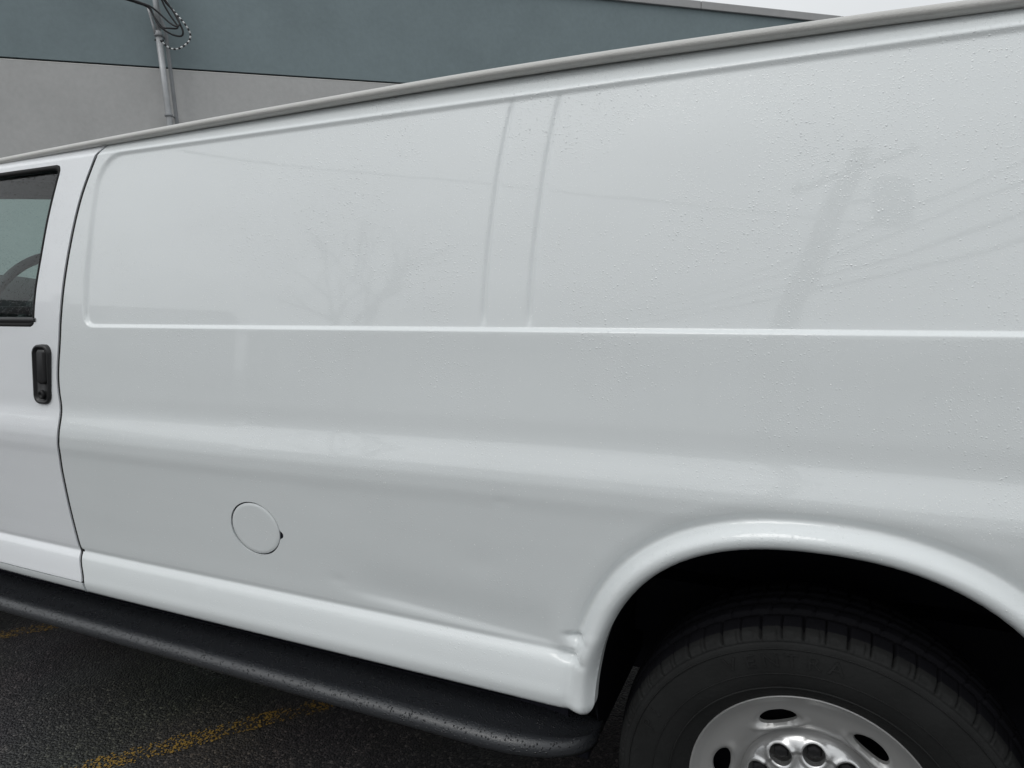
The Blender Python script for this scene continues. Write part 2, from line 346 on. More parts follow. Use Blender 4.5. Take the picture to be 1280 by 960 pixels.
mast = empty('service_mast', tuple(wp(0.05, 0, 0.25)))
tag(mast, 'galvanised electrical service mast with looped cables on the building wall', 'service mast')
def mpart(mb, name, mt, smooth=True):
    o = mb.build(name, mt, mast, smooth); o.matrix_parent_inverse = Matrix.Translation(-mast.location); return o
mpart(MB().tube([wp(0.05, z, 0.25) for z in (0.0, 2, 4, 4.9)], 0.046, 16), 'mast_pipe', M['galv'])
mpart(MB().tube([wp(0.06, z, 0.25) for z in (4.85, 5.3, 6.0, 6.9)], 0.034, 14), 'mast_upper_pipe', M['galv'])
mpart(MB().tube([wp(0.135, z, 0.12) for z in (0.0, 2, 4, 4.95)] + [wp(0.09, 5.1, 0.14), wp(0.07, 5.3, 0.16), wp(0.07, 6.0, 0.16)], 0.03, 12), 'conduit', M['conduit'])
mpart(MB().tube([wp(-0.055, 5.25, 0.24), wp(-0.03, 5.12, 0.26), wp(-0.005, 4.98, 0.27), wp(0.01, 4.85, 0.27)], 0.02, 10), 'cable_boot', M['galv'])
for z in (1.2, 2.6, 3.68, 4.84):
    mb = MB().tube([wp(0.05, z - 0.018, 0.25), wp(0.05, z + 0.018, 0.25)], 0.06, 16)
    for s_ in (-0.005, 0.10):
        a, b2 = wp(s_, z, 0.25), wp(s_, z, 0.0); mb.tube([a, b2], 0.012, 6)
    mpart(mb, 'pipe_clamp', M['conduit'])
mpart(MB().tube([wp(-0.012, 4.77, 0.25), wp(0.112, 4.77, 0.25)], 0.014, 8), 'clamp_bolt', M['nut'])
def spline(P, n=10):
    P = [Vector(p) for p in P]; o = []
    for i in range(len(P) - 1):
        p0, p1, p2, p3 = P[max(i - 1, 0)], P[i], P[i + 1], P[min(i + 2, len(P) - 1)]
        for k in range(n):
            t = k / n; o.append(0.5 * ((2 * p1) + (-p0 + p2) * t + (2 * p0 - 5 * p1 + 4 * p2 - p3) * t * t + (-p0 + 3 * p1 - 3 * p2 + p3) * t ** 3))
    o.append(P[-1]); return o
def wsl(pts, o): return [Vector(BM) + BD * s_ + BN * (o + 0.02 * math.sin(i * 1.7)) + Vector((0, 0, z)) for i, (s_, z) in enumerate(pts)]
loopA = [(0.10, 5.95), (0.15, 5.5), (0.203, 5.309), (0.298, 5.18), (0.377, 5.003), (0.417, 4.869), (0.376, 4.811), (0.254, 4.83), (0.13, 4.904), (0.063, 4.992), (-0.022, 5.189), (-0.20, 5.26), (-0.55, 5.36), (-1.4, 5.7)]
loopB = [(0.07, 5.95), (0.12, 5.55), (0.178, 5.286), (0.256, 5.111), (0.346, 4.934), (0.21, 4.918), (0.123, 4.938), (0.03, 5.08), (-0.03, 5.211), (-0.3, 5.31), (-1.4, 5.76)]
loopC = [(0.12, 5.9), (0.17, 5.5), (0.23, 5.30), (0.315, 5.15), (0.385, 4.99), (0.345, 4.93), (0.24, 4.99), (0.12, 5.11), (0.02, 5.19), (-0.10, 5.24), (-0.6, 5.42), (-1.4, 5.84)]
for lp, r, o in ((loopA, 0.014, 0.36), (loopB, 0.013, 0.33), (loopC, 0.013, 0.39)):
    mpart(MB().tube(spline(wsl(lp, o)), r, 8), 'cable_loop', M['cable'])
loopS = [(0.13, 5.9), (0.19, 5.5), (0.24, 5.29), (0.289, 5.202), (0.385, 5.071), (0.471, 4.95), (0.515, 4.838), (0.479, 4.734), (0.39, 4.652), (0.296, 4.615), (0.197, 4.635), (0.125, 4.69), (0.086, 4.734)]
sp = spline(wsl(loopS, 0.37), 12)
lens = np.concatenate([[0], np.cumsum([(sp[i + 1] - sp[i]).length for i in range(len(sp) - 1)])])
pitch = 0.036; n = int(lens[-1] / pitch)
arr = np.array([p[:] for p in sp])
for k in range(n):
    q = [Vector([np.interp(l, lens, arr[:, j]) for j in range(3)]) for l in np.linspace(k * pitch, (k + 1) * pitch, 4)]
    mpart(MB().tube(q, 0.013, 8), 'cable_band', M['white'] if k % 2 else M['cable'])

# ------------------------------------------------------------------ the van: shared surface functions
van = empty('cargo_van', (0, 0, 0))
tag(van, 'white windowless cargo van beaded with rain, black running board, steel wheels', 'van')
W = 2.0
BZ = [.49, .505, .515, .53, .55, .575, .605, .620, .629, .636, .648, .70, .78, .86, .92, .955, .975, .995, 1.015, 1.035, 1.052, 1.066, 1.10]
BY = [.07, .035, .012, -.002, -.005, .000, .008, .014, .0205, .0245, .0222, .0194, .0150, .0108, .0072, .0036, .0034, .0060, .0113, .0174, .0218, .0238, .0262]
_lowY = pchip(BZ, BY)
def baseY(Z):
    Z = np.asarray(Z, float); t = np.clip(Z - 1.10, 0, 1)
    up_ = .0262 + .100 * t + .158 * np.clip(Z - 1.27, 0, 1) ** 1.55      # tumblehome of the upper flank
    up_ = up_ + .55 * np.clip(Z - 1.722, 0, 1) + 9.0 * np.clip(Z - 1.722, 0, .02) ** 2
    return np.where(Z < 1.10, _lowY(Z), up_)
slant = pchip([.4, 1.287, 1.407, 1.498, 1.588, 1.663, 1.72, 1.80], [0, 0, .005, .014, .024, .036, .046, .060])
U1, U2, UL, UR = -0.635, -0.537, -1.815, 1.12
XW, ZW, WB = -0.014, 0.379, 3.44
flareY = pchip([-.05, 0.0, .003, .008, .015, .023, .032, .040, .046, .050, .055, .066, .09, .5], [.010, .006, -.006, -.0140, -.0195, -.0205, -.0165, -.0070, .0025, .0075, .0086, .0030, 0, 0])
def arch_d(X, Z, xc=XW):
    """approximate distance outside the wheel opening (negative inside)"""
    a = np.where(X < xc, 0.398, 0.405); b = 0.430; n = 2.35
    dx = np.abs(X - xc) / a; dz = np.maximum(Z - 0.49, 0) / b
    G = np.power(np.power(dx, n) + np.power(dz, n) + 1e-12, 1 / n)
    rr = np.hypot(X - xc, np.maximum(Z - 0.49, 0)); return rr * (1 - 1 / np.maximum(G, 1e-3))
def gauss(x): return np.exp(-x * x)
def sideY(X, Z, detail=True):
    X = np.asarray(X, float); Z = np.asarray(Z, float)
    u = X - slant(Z)
    Y = baseY(Z)
    # swage line climbs a touch towards the rear
    Y = np.where((Z > 0.90) & (Z < 1.2), baseY(Z - 0.012 * smoothstep(-1.6, -0.3, X) * smoothstep(0.90, 0.96, Z) * (1 - smoothstep(1.10, 1.2, Z))), Y)
    # plan-view curve of the flank
    Y = Y + 0.0035 * (X + 0.6) ** 2 * smoothstep(1.0, 2.2, np.abs(X + 0.6)) + 0.06 * smoothstep(-2.9, -4.35, X) + 0.05 * smoothstep(1.2, 1.36, X)
    # recessed upper panel, rounded at the corners
    cx, hx = (UL + UR) / 2, (UR - UL) / 2; cz, hz = (1.2815 + 1.7185) / 2, (1.7185 - 1.2815) / 2
    rad = np.where(Z > cz, 0.075, 0.030)
    qx, qz = np.abs(u - cx) - hx + rad, np.abs(Z - cz) - hz + rad
    sd_ = np.hypot(np.maximum(qx, 0), np.maximum(qz, 0)) + np.minimum(np.maximum(qx, qz), 0) - rad
    wd = np.where(Z < 1.32, 0.0085, 0.017)
    Y = Y + (0.0085 - 0.0025 * smoothstep(1.4, 1.65, Z)) * (1 - smoothstep(-wd / 2, wd / 2, sd_))
    inside = smoothstep(0.002, -0.030, sd_)
    for uc in (U1, U2):
        Y = Y + inside * 0.0043 * gauss((u - uc) / 0.0056)
    # wheel openings
    for xc in (XW, XW - WB):
        d = arch_d(X, Z, xc)
        fade = 0.30 + 0.70 * smoothstep(0.56, 0.70, Z)
        # at the foot of the arch the rocker shoulder melts into the flare
        near = (1 - smoothstep(.028, .075, d)) * (1 - smoothstep(.68, .76, Z)) * smoothstep(.53, .55, Z)
        Y = Y + near * (np.interp(Z, [.5, .55, .62, .70, .78], [-.004, -.002, .006, .0155, .0150]) - baseY(Z))
        Y = Y + flareY(d) * fade
        Y = Y + 0.018 * (1 - smoothstep(0.0, 0.030, d)) ** 2 * (1 - smoothstep(0.60, 0.72, Z))
    if detail:
        # knocks: two dimples at the arch foot, a long soft crease over the rocker, small dings
        for x0, z0, sx, sz, am in ((-0.447, 0.673, .019, .007, .012), (-0.457, 0.628, .022, .0075, .0115), (-0.452, 0.650, .02, .009, -.0045),
                                   (-0.588, 0.945, .010, .008, .0012), (-0.65, 0.80, .05, .03, .0010), (-1.02, 0.90, .09, .04, .0008), (-1.03, .70, .02, .012, .0012)):
            Y = Y + am * gauss((X - x0) / sx) * gauss((Z - z0) / sz)
        t = np.clip((X + 1.0) / 0.51, 0, 1); zl = 0.684 - 0.030 * t
        Y = Y + 0.0055 * smoothstep(-1.06, -0.85, X) * (1 - smoothstep(-0.52, -0.47, X)) * gauss(np.where(Z > zl, (Z - zl) / 0.060, (Z - zl) / 0.014)) 
    return Y

def clip(V, F, gfun):
    """keep the part of a planar mesh where gfun >= 0"""
    V = np.asarray(V, float); gv = gfun(V[:, 0], V[:, 1]); V = V.tolist(); keep = []; cache = {}
    sg = (gv >= 0).tolist()
    for f in F:
        c = sum(sg[i] for i in f)
        if c == len(f): keep.append(f); continue
        if c == 0: continue
        p = []
        for k in range(len(f)):
            i, j = f[k], f[(k + 1) % len(f)]
            if sg[i]: p.append(i)
            if sg[i] != sg[j]:
                key = (i, j) if i < j else (j, i)
                if key not in cache:
                    t = gv[key[0]] / (gv[key[0]] - gv[key[1]]); a, b2 = V[key[0]], V[key[1]]
                    cache[key] = len(V); V.append([a[0] + (b2[0] - a[0]) * t, a[1] + (b2[1] - a[1]) * t])
                p.append(cache[key])
        if len(p) > 2: keep.append(tuple(p))
    return compact(V, keep)
def compact(V, F):
    V = np.asarray(V, float); used = np.zeros(len(V), bool)
    for f in F: used[list(f)] = True
    m = np.cumsum(used) - 1
    return V[used], [tuple(int(m[i]) for i in f) for f in F]
def boundary(F):
    e = {}
    for f in F:
        for k in range(len(f)):
            i, j = f[k], f[(k + 1) % len(f)]; key = (min(i, j), max(i, j))
            e[key] = None if key in e else (i, j)
    return [x for x in e.values() if x]
def skin(name, V, F, yfun, mt, parent, flange=0.02, mirror=False, off=0.0):
    """lift a planar (X,Z) mesh onto the flank and fold its edges inwards"""
    Y = yfun(V[:, 0], V[:, 1]) + off
    P = np.stack([V[:, 0], Y, V[:, 1]], 1)
    F = [f[::1] for f in F]
    if flange:
        E = boundary(F); idx = sorted({i for e in E for i in e}); a = {i: len(P) + k for k, i in enumerate(idx)}; n = len(idx)
        b = {i: len(P) + n + k for k, i in enumerate(idx)}
        P = np.concatenate([P, P[idx], P[idx] + np.array([0, flange, 0])])
        F = list(F) + [(a[j], a[i], b[i], b[j]) for i, j in E]
    if mirror: P[:, 1] = W - P[:, 1]; F = [f[::-1] for f in F]
    return mesh_obj(name, P, F, mt, parent)
def dense(lo, hi, step, spots):
    """1-D samples with finer steps near spots [(centre, halfwidth, step)]"""
    x = [lo]
    while x[-1] < hi:
        s_ = step
        for c, hw, st in spots:
            if c - hw <= x[-1] <= c + hw: s_ = min(s_, st)
            elif x[-1] < c - hw and x[-1] + s_ > c - hw: s_ = max(st, c - hw - x[-1])
        x.append(x[-1] + s_)
    x[-1] = hi
    return np.array(x)
def grid(us, zs, slanted=True):
    U, Z = np.meshgrid(us, zs); X = U + (slant(Z) if slanted else 0)
    nx, nz = len(us), len(zs); V = np.stack([X.ravel(), Z.ravel()], 1)
    F = [(j * nx + i, j * nx + i + 1, (j + 1) * nx + i + 1, (j + 1) * nx + i) for j in range(nz - 1) for i in range(nx - 1)]
    return V, F

gapX = pchip([.4, .556, .618, .656, .778, .875, .955, .985, 1.03, 1.057, 1.123, 1.254, 1.382, 1.486, 1.609, 1.709, 1.759, 1.9],
             [-1.918, -1.924, -1.944, -1.955, -1.960, -1.957, -1.944, -1.937, -1.934, -1.935, -1.939, -1.919, -1.899, -1.877, -1.843, -1.798, -1.772, -1.70])
railZ = pchip([-4.5, -3.0, -2.233, -1.784, -1.2, -0.6, 0.0, 0.2, 1.4], [1.60, 1.738, 1.757, 1.767, 1.778, 1.784, 1.777, 1.772, 1.752])
topZ = pchip([-4.6, -4.36, -4.25, -3.38, -3.30, -2.72, -2.55, -2.40, 1.5], [.70, .92, 1.02, 1.20, 1.235, 1.66, 1.725, 1.745, 1.745])
DOOR_FRONT = -2.99
def win_sdf(X, Z):
    """front window outline (negative inside): intersection of half-planes with soft corners"""
    rear = pchip([1.2, 1.293, 1.362, 1.468, 1.574, 1.678, 1.73], [-2.016, -2.024, -2.016, -1.992, -1.968, -1.938, -1.922])(Z)
    a = X - rear; b = Z - (1.710 + 0.02 * smoothstep(-2.2, -2.7, X) * 0 - 0.0); c = 1.277 - Z; d = (-2.86 - X) * 0.62 + (Z - 1.277) * 0.56
    r = 0.022; q = np.stack([a, b, c, d]) + r
    return np.linalg.norm(np.maximum(q, 0), axis=0) + np.minimum(q.max(0), 0) - r
FX, FZ = -1.2605, 0.797
def fuel_g(X, Z, grow=0.0):
    dz = Z - FZ; dx = X - FX
    q = np.sqrt((dx / 0.0755) ** 2 + (dz / 0.0668) ** 2) * 0.071
    tab = np.hypot((X - (FX + 0.077)) , (Z - (FZ - 0.006))) - 0.008   # finger notch at the rear edge
    return np.minimum(q - 0.071, tab if grow > 0 else 9) - grow

us = dense(-4.36, 1.36, 0.012, [(U1, .02, .0022), (U2, .02, .0022), (UL, .03, .003), (-0.43, .12, .0035), (-.05, .4, .0045), (.38, .12, .0035), (FX, .10, .006), (-1.93, .05, .006), (UR, .03, .004), (XW - WB, .5, .012)])
zs = dense(.49, 1.784, 0.010, [(.632, .02, .0025), (.66, .035, .003), (.52, .03, .003), (1.282, .012, .0014), (1.7185, .016, .0022), (1.01, .07, .005), (.78, .16, .004), (1.745, .02, .004), (.58, .05, .005), (.93, .06, .006)])
V0, F0 = grid(us, zs)
V0, F0 = clip(V0, F0, lambda X, Z: np.where(X > -2.4, railZ(X) - .008, topZ(X)) - Z)
V0, F0 = clip(V0, F0, lambda X, Z: Z - 0.5075)
V0, F0 = clip(V0, F0, lambda X, Z: np.where((Z < 0.5425) & (arch_d(X, Z) < .035), .035 - np.hypot(.035 - arch_d(X, Z), .5425 - Z), arch_d(X, Z)))
V0, F0 = clip(V0, F0, lambda X, Z: arch_d(X, Z, XW - WB))
GAP = 0.0052
Vb, Fb = clip(V0, F0, lambda X, Z: X - gapX(Z) - GAP)
Vb, Fb = clip(Vb, Fb, lambda X, Z: fuel_g(X, Z, 0.0020))
skin('body_side', Vb, Fb, sideY, M['paint'], van, 0.022)
Vf, Ff = clip(*clip(V0, F0, lambda X, Z: gapX(Z) - GAP - X), lambda X, Z: X - DOOR_FRONT - GAP)
Vs, Fs = clip(Vf, Ff, lambda X, Z: 0.5505 - Z); skin('door_sill', Vs, Fs, sideY, M['paint'], van, 0.022)
door = empty('front_door', (0, 0, 0), van)
Vd, Fd = clip(Vf, Ff, lambda X, Z: Z - 0.5545)
Vd, Fd = clip(Vd, Fd, win_sdf)
Vn, Fn = clip(V0, F0, lambda X, Z: DOOR_FRONT - GAP - X)
skin('front_fender', Vn, Fn, sideY, M['paint'], van, 0.022)
doorY = lambda X, Z: sideY(X, Z) - 0.0015
skin('door_skin', Vd, Fd, doorY, M['lit_door_paint'], door, 0.03)
# fuel flap
Vq, Fq = clip(*clip(*grid(np.linspace(FX - .1, FX + .1, 60), np.linspace(FZ - .09, FZ + .09, 56), False), lambda X, Z: -fuel_g(X, Z, 0.0) - 0.0016), lambda X, Z: Z)
fl = skin('fuel_door', Vq, Fq, lambda X, Z: sideY(X, Z) + 0.0002 + 0.0022 * smoothstep(.064, .071, fuel_g(X, Z) + .071), M['paint'], van, 0.012)
Vq2, Fq2 = grid(np.linspace(FX - .1, FX + .1, 10), np.linspace(FZ - .09, FZ + .09, 10), False)
skin('fuel_pocket', Vq2, Fq2, lambda X, Z: sideY(X, Z) + 0.0045, M['liner'], van, 0)
# jamb behind the door gap, dark inner lining
jz = np.linspace(.55, 1.728, 60); jv = []; jf = []
for i, z in enumerate(jz):
    for dx in (-0.012, 0.012):
        x = float(gapX(z)) + dx; jv.append((x, float(sideY(x, z)) + 0.0022, z))
    if i: jf.append((2 * i - 2, 2 * i - 1, 2 * i + 1, 2 * i))
mesh_obj('door_jamb', jv, jf, M['seal'], van)

# far flank, coarser
usc = np.linspace(-4.36, 1.36, 190); zsc = np.linspace(.49, 1.77, 60)
Vc, Fc = clip(*clip(*clip(*grid(usc, zsc), lambda X, Z: topZ(X) - Z), lambda X, Z: arch_d(X, Z)), lambda X, Z: arch_d(X, Z, XW - WB))
Vc, Fc = clip(Vc, Fc, win_sdf)
skin('far_body_side', Vc, Fc, lambda X, Z: sideY(X, Z, False), M['paint'], van, 0.03, mirror=True)
# inner lining (cargo wall) so that no daylight shows through gaps
Vi, Fi = clip(*clip(*clip(*grid(np.linspace(-3.3, 1.3, 110), np.linspace(.60, 1.74, 36)), win_sdf), lambda X, Z: arch_d(X, Z) - .06), lambda X, Z: arch_d(X, Z, XW - WB) - .06)
Vi, Fi = clip(Vi, Fi, lambda X, Z: topZ(X) - 0.02 - Z)
skin('inner_lining', Vi, Fi, lambda X, Z: sideY(X, Z, False) + .04, M['cabin'], van, 0)
skin('inner_lining', Vi, Fi, lambda X, Z: sideY(X, Z, False) + .04, M['cabin'], van, 0, mirror=True)

# window: rubber channel, glass
ang = np.linspace(0, 2 * math.pi, 241)[:-1]; wc = (-2.36, 1.48)
def win_ring(off):
    pts = []
    for a_ in ang:
        lo, hi = 0.0, 1.2
        for _ in range(40):
            mid = (lo + hi) / 2
            if win_sdf(np.array([wc[0] + math.cos(a_) * mid]), np.array([wc[1] + math.sin(a_) * mid]))[0] < off: lo = mid
            else: hi = mid
        pts.append((wc[0] + math.cos(a_) * lo, wc[1] + math.sin(a_) * lo))
    return pts
rings = []
for off, dy in ((-0.0005, 0.020), (-0.0005, 0.001), (-0.004, -0.0015), (-0.010, 0.0), (-0.013, 0.006), (-0.013, 0.03)):
    rings.append([(x, float(doorY(x, z)) + dy, z) for x, z in win_ring(off)])
MB().loft(rings, cap0=False, cap1=False).build('window_seal', M['seal'], door, True)
Vg, Fg = clip(*grid(np.linspace(-2.95, -1.88, 40), np.linspace(1.25, 1.73, 24), False), lambda X, Z: -0.010 - win_sdf(X, Z))
skin('window_glass', Vg, Fg, lambda X, Z: baseY(Z) + 0.010 + 0.0035 * (X + 0.6) ** 2 , M['glass'], door, 0)
skin('far_window_glass', Vg, Fg, lambda X, Z: baseY(Z) + 0.012 + 0.0035 * (X + 0.6) ** 2, M['glass'], van, 0, mirror=True)
mesh_obj('window_sweep', *(lambda R: ([q for r_ in R for q in r_], [(i, i + 1, i + 4, i + 3) for i in range(0, 3 * 39, 3)] + [(i + 1, i + 2, i + 5, i + 4) for i in range(0, 3 * 39, 3)]))(
    [[(x, float(doorY(x, 1.27)) + .004, 1.288), (x, float(doorY(x, 1.27)) - 0.004, 1.299), (x, float(doorY(x, 1.27)) + .012, 1.303)] for x in np.linspace(-2.83, -2.018, 40)]), M['black'], door)

# door handle
def rr_outline(cx, cz, wd, ht, r, inset, n=8, shear=0.0):
    o = []
    w2, h2, r2 = wd / 2 - inset, ht / 2 - inset, max(r - inset, 0.001)
    for sx, sz, a0 in ((1, 1, 0), (-1, 1, 90), (-1, -1, 180), (1, -1, 270)):
        for k in range(n + 1):
            a_ = math.radians(a0 + 90 * k / n); x = sx * (w2 - r2) + r2 * math.cos(a_); z = sz * (h2 - r2) + r2 * math.sin(a_)
            o.append((cx + x + shear * z, cz + z))
    return o
def plate(name, cx, cz, wd, ht, r, prof, mt, parent, shear=0.0):
    y0 = float(doorY(np.array(cx), np.array(cz))); dydz = 0.06
    R = [[(x, y0 + dy + dydz * (z - cz), z) for x, z in rr_outline(cx, cz, wd, ht, r, ins, shear=shear)] for ins, dy in prof]
    return MB().loft(R, cap0=False).build(name, mt, parent, True)
HX, HZ = -2.0, 1.147
plate('door_handle', HX, HZ, 0.072, 0.166, 0.026, [(0, .004), (0, -.006), (.002, -.009), (.006, -.010), (.009, -.008), (.011, -.0035)], M['black'], door, 0.10)
plate('handle_paddle', HX + .004, HZ + .022, 0.040, 0.098, 0.012, [(0, .01), (0, -.005), (.003, -.009), (.008, -.011)], M['black'], door, 0.10)
ly = float(doorY(np.array(HX), np.array(1.085)))
MB().loft([[(HX - .006 + r_ * math.cos(a_), ly + dy, 1.091 + r_ * math.sin(a_)) for a_ in np.linspace(0, 2 * math.pi, 25)[:-1]] for r_, dy in ((.0125, .004), (.0125, -.007), (.011, -.009), (.006, -.009), (.005, -.006))]).build('lock_cylinder', M['nut'], door, True)

# drip rail, roof, windshield, hood, ends
xs = np.linspace(-2.58, 1.34, 160)
def rail_ring(x):
    zt_ = float(railZ(x)); yb = 0.147 + 0.0035 * (x + 0.6) ** 2 * float(smoothstep(1.0, 2.2, abs(x + 0.6)))
    prof = [(.030, .002), (.012, .0), (.003, -.002), (-.003, -.0065), (-.005, -.0115), (-.003, -.0165), (.002, -.019), (.010, -.0205), (.020, -.020), (.034, -.016)]
    return [(x, yb + a_, zt_ + b_) for a_, b_ in prof]
MB().loft([rail_ring(x) for x in xs]).build('drip_rail', M['rail'], van, True)
MB().loft([[(x, W - y, z) for x, y, z in rail_ring(x)][::-1] for x in xs[::4]]).build('drip_rail', M['rail'], van, True)
rx = np.linspace(-2.62, 1.36, 60); ry = np.linspace(0.160, W - .160, 41); rv = []; rf = []
for i, x in enumerate(rx):
    for j, y in enumerate(ry):
        t = abs(y - W / 2) / (W / 2 - .16); fr = float(smoothstep(-2.0, -2.7, x))
        rv.append((x - 0.16 * fr * (1 - t * t), y, float(railZ(x)) - 0.004 + (0.075 - .02 * fr) * (1 - t ** 2.0)))
        if i and j: n_ = len(ry); k = i * n_ + j; rf.append((k - n_ - 1, k - n_, k, k - 1)[::-1])
mesh_obj('roof', rv, rf, M['paint'], van)
wv = []; wf = []
for i in range(13):
    t = i / 12
    for j in range(21):
        y = .175 - .05 * t + (W - .35 + .1 * t) * j / 20; q = abs(j - 10) / 10
        x = (-2.68 + (-3.34 + 2.68) * t) - (.16 + .05 * t) * (1 - q * q); z = 1.735 + .05 * (1 - q ** 2) * (1 - t) + (1.215 - 1.735) * t
        wv.append((x, y, z))
        if i and j: k = i * 21 + j; wf.append((k - 22, k - 21, k, k - 1))
mesh_obj('windshield', wv, wf, M['glass'], van)
hv = []; hf = []
for i in range(19):
    t = i / 18
    for j in range(21):
        y = .13 + .06 * t ** 3 + (W - .26 - .12 * t ** 3) * j / 20; q = abs(j - 10) / 10
        x = -3.33 - .98 * t - .10 * (1 - q * q); z = float(topZ(-3.34 - .95 * t)) + .035 * (1 - q ** 4) - .02
        hv.append((x, y, z))
        if i and j: k = i * 21 + j; hf.append((k - 22, k - 21, k, k - 1))
mesh_obj('hood', hv, hf, M['paint'], van)
MB().box((-4.45, .14, .62), (-4.30, W - .14, .98), .05).build('grille', M['black'], van)
MB().box((-4.52, .10, .42), (-4.30, W - .10, .64), .05).build('front_bumper', M['black'], van)
for y in (.2, W - .46): MB().box((-4.47, y, .80), (-4.36, y + .26, .95), .03).build('headlight', M['trim'], van)
rear = MB()
rear.loft([[(x, y, z) for y, z in [(float(baseY(zz)) + .03 + i_, zz) for zz in np.linspace(.52, 1.75, 14)] + [(W - .03 - float(baseY(zz)) - i_, zz) for zz in np.linspace(1.75, .52, 14)]] for x, i_ in ((1.30, 0.0), (1.372, 0.015), (1.38, .04))], cap0=False)
rear.build('rear_doors', M['paint'], van)
MB().box((1.33, .1, .44), (1.50, W - .1, .60), .03).build('rear_bumper', M['black'], van)
# underbody, wheel wells
MB().box((-3.0, .10, .40), (-.50, W - .10, .535)).build('underbody', M['liner'], van)
MB().box((.46, .10, .40), (1.33, W - .10, .535)).build('underbody', M['liner'], van)
MB().box((-.55, .72, .36), (.5, W - .72, .62)).build('underbody', M['liner'], van)
MB().box((-1.75, .30, .27), (-.62, .86, .45), .04).build('fuel_tank', M['liner'], van, True)  # unseen tank; rails and shield below likewise added to dim light under the van
for y in (.55, W - .65): MB().box((-3.9, y, .40), (1.3, y + .10, .56)).build('frame_rail', M['liner'], van)
MB().box((-3.0, W - .95, .25), (-.7, W - .30, .42), .03).build('exhaust_shield', M['liner'], van)
MB().box((-.52, .14, .30), (-.47, .64, .50), .005).build('under_sill_blocker', M['liner'], van)  # unseen panel added to hide the lit ground beside the tyre
MB().box((-.52, .62, .24), (.5, .66, .80)).build('inner_light_blocker', M['liner'], van)  # unseen wall added behind the wheel to keep the well dark
MB().tube([(XW, .3, ZW), (XW, W - .3, ZW)], .05, 12).build('rear_axle', M['liner'], van, True)
MB().tube([(XW - WB, .3, ZW), (XW - WB, W - .3, ZW)], .04, 12).build('front_axle', M['liner'], van, True)
for xc in (XW, XW - WB):
    for mir in (False, True):
        th = np.linspace(-0.03, math.pi + .03, 61); R = []
        for y in (.016, .05, .2, .55, .74):
            rg = []
            for a_ in th:
                sx, sz = math.cos(a_), math.sin(a_); e = .425 + (.015 if y > .03 else -.0) + .04 * min(1, max(0, (y - .04) / .1))
                k = (abs(sx / .94) ** 2.35 + abs(max(sz, 0)) ** 2.35) ** (-1 / 2.35)
                yy = y + .03
                rg.append((xc + e * k * sx, (W - yy) if mir else yy, .49 + e * k * max(sz, -.3)))
            R.append(rg)
        mb = MB().loft(R, closed=False, cap0=False, cap1=False)
        last = R[-1]; mb.add(last, [tuple(range(len(last)))])
        mb.build('wheel_well', M['liner'], van, True)

# cabin
hlv = []; hlf = []
for i, x in enumerate(np.linspace(-2.66, -1.68, 14)):
    for j, y in enumerate(np.linspace(.17, W - .17, 21)):
        q = abs(j - 10) / 10; hlv.append((x - .13 * float(smoothstep(-2.2, -2.66, x)) * (1 - q * q), y, 1.722 + .045 * (1 - q * q)))
        if i and j: k = i * 21 + j; hlf.append((k - 22, k - 1, k, k - 21))
mesh_obj('headliner', hlv, hlf, M['headliner'], van)
MB().box((-2.82, .34, 1.70), (-2.76, W - .34, 1.765), .01).build('windshield_header', M['headliner'], van)
for y in (.30, 1.12): MB().box((-2.76, y, 1.668), (-2.725, y + .58, 1.735), .012).build('sun_visor', M['headliner'], van, True)
MB().box((-3.0, .10, .56), (-.56, W - .10, .62)).build('cabin_floor', M['cabin'], van)
MB().box((-1.70, .20, .6), (-1.67, W - .20, 1.70)).build('bulkhead', M['cabin'], van)
dash = MB()
dash.loft([[(-3.32, y, 1.20), (-3.05, y, 1.345 + .03 * math.exp(-((y - .5) / .25) ** 2)), (-2.88, y, 1.35 + .055 * math.exp(-((y - .5) / .24) ** 2)), (-2.80, y, 1.22), (-2.82, y, 1.0), (-2.9, y, .75), (-3.3, y, .7)] for y in np.linspace(.14, W - .14, 30)])
dash.build('dashboard', M['cabin'], van, True)
sw = empty('steering_wheel', (-2.56, .46, 1.30), van); sw.rotation_euler = (0, math.radians(-58), 0)
MB().tube([(.19 * math.cos(a_), .19 * math.sin(a_), 0) for a_ in np.linspace(0, 2 * math.pi, 49)], .016, 10, cap=False).build('wheel_rim', M['cabin'], sw, True)
sp_ = MB().tube([(0, 0, -.05), (0, 0, -.01)], .06, 16)
for a_ in (0, math.pi, math.pi * 1.5): sp_.tube([(.03 * math.cos(a_), .03 * math.sin(a_), -.03), (.185 * math.cos(a_), .185 * math.sin(a_), 0)], .014, 8)
sp_.build('spokes', M['cabin'], sw, True)
MB().tube([(-2.58, .46, 1.28), (-2.95, .46, 1.05)], .03, 10).build('steering_column', M['cabin'], van, True)
for y in (.28, 1.25):
    st = empty('seat', (-2.1, y, .62), van)
    MB().box((-.28, 0, .0), (.22, .48, .34), .05).build('cushion', M['cloth'], st, True)
    MB().box((.16, 0, .26), (.30, .48, .62), .05).build('backrest', M['cloth'], st, True)

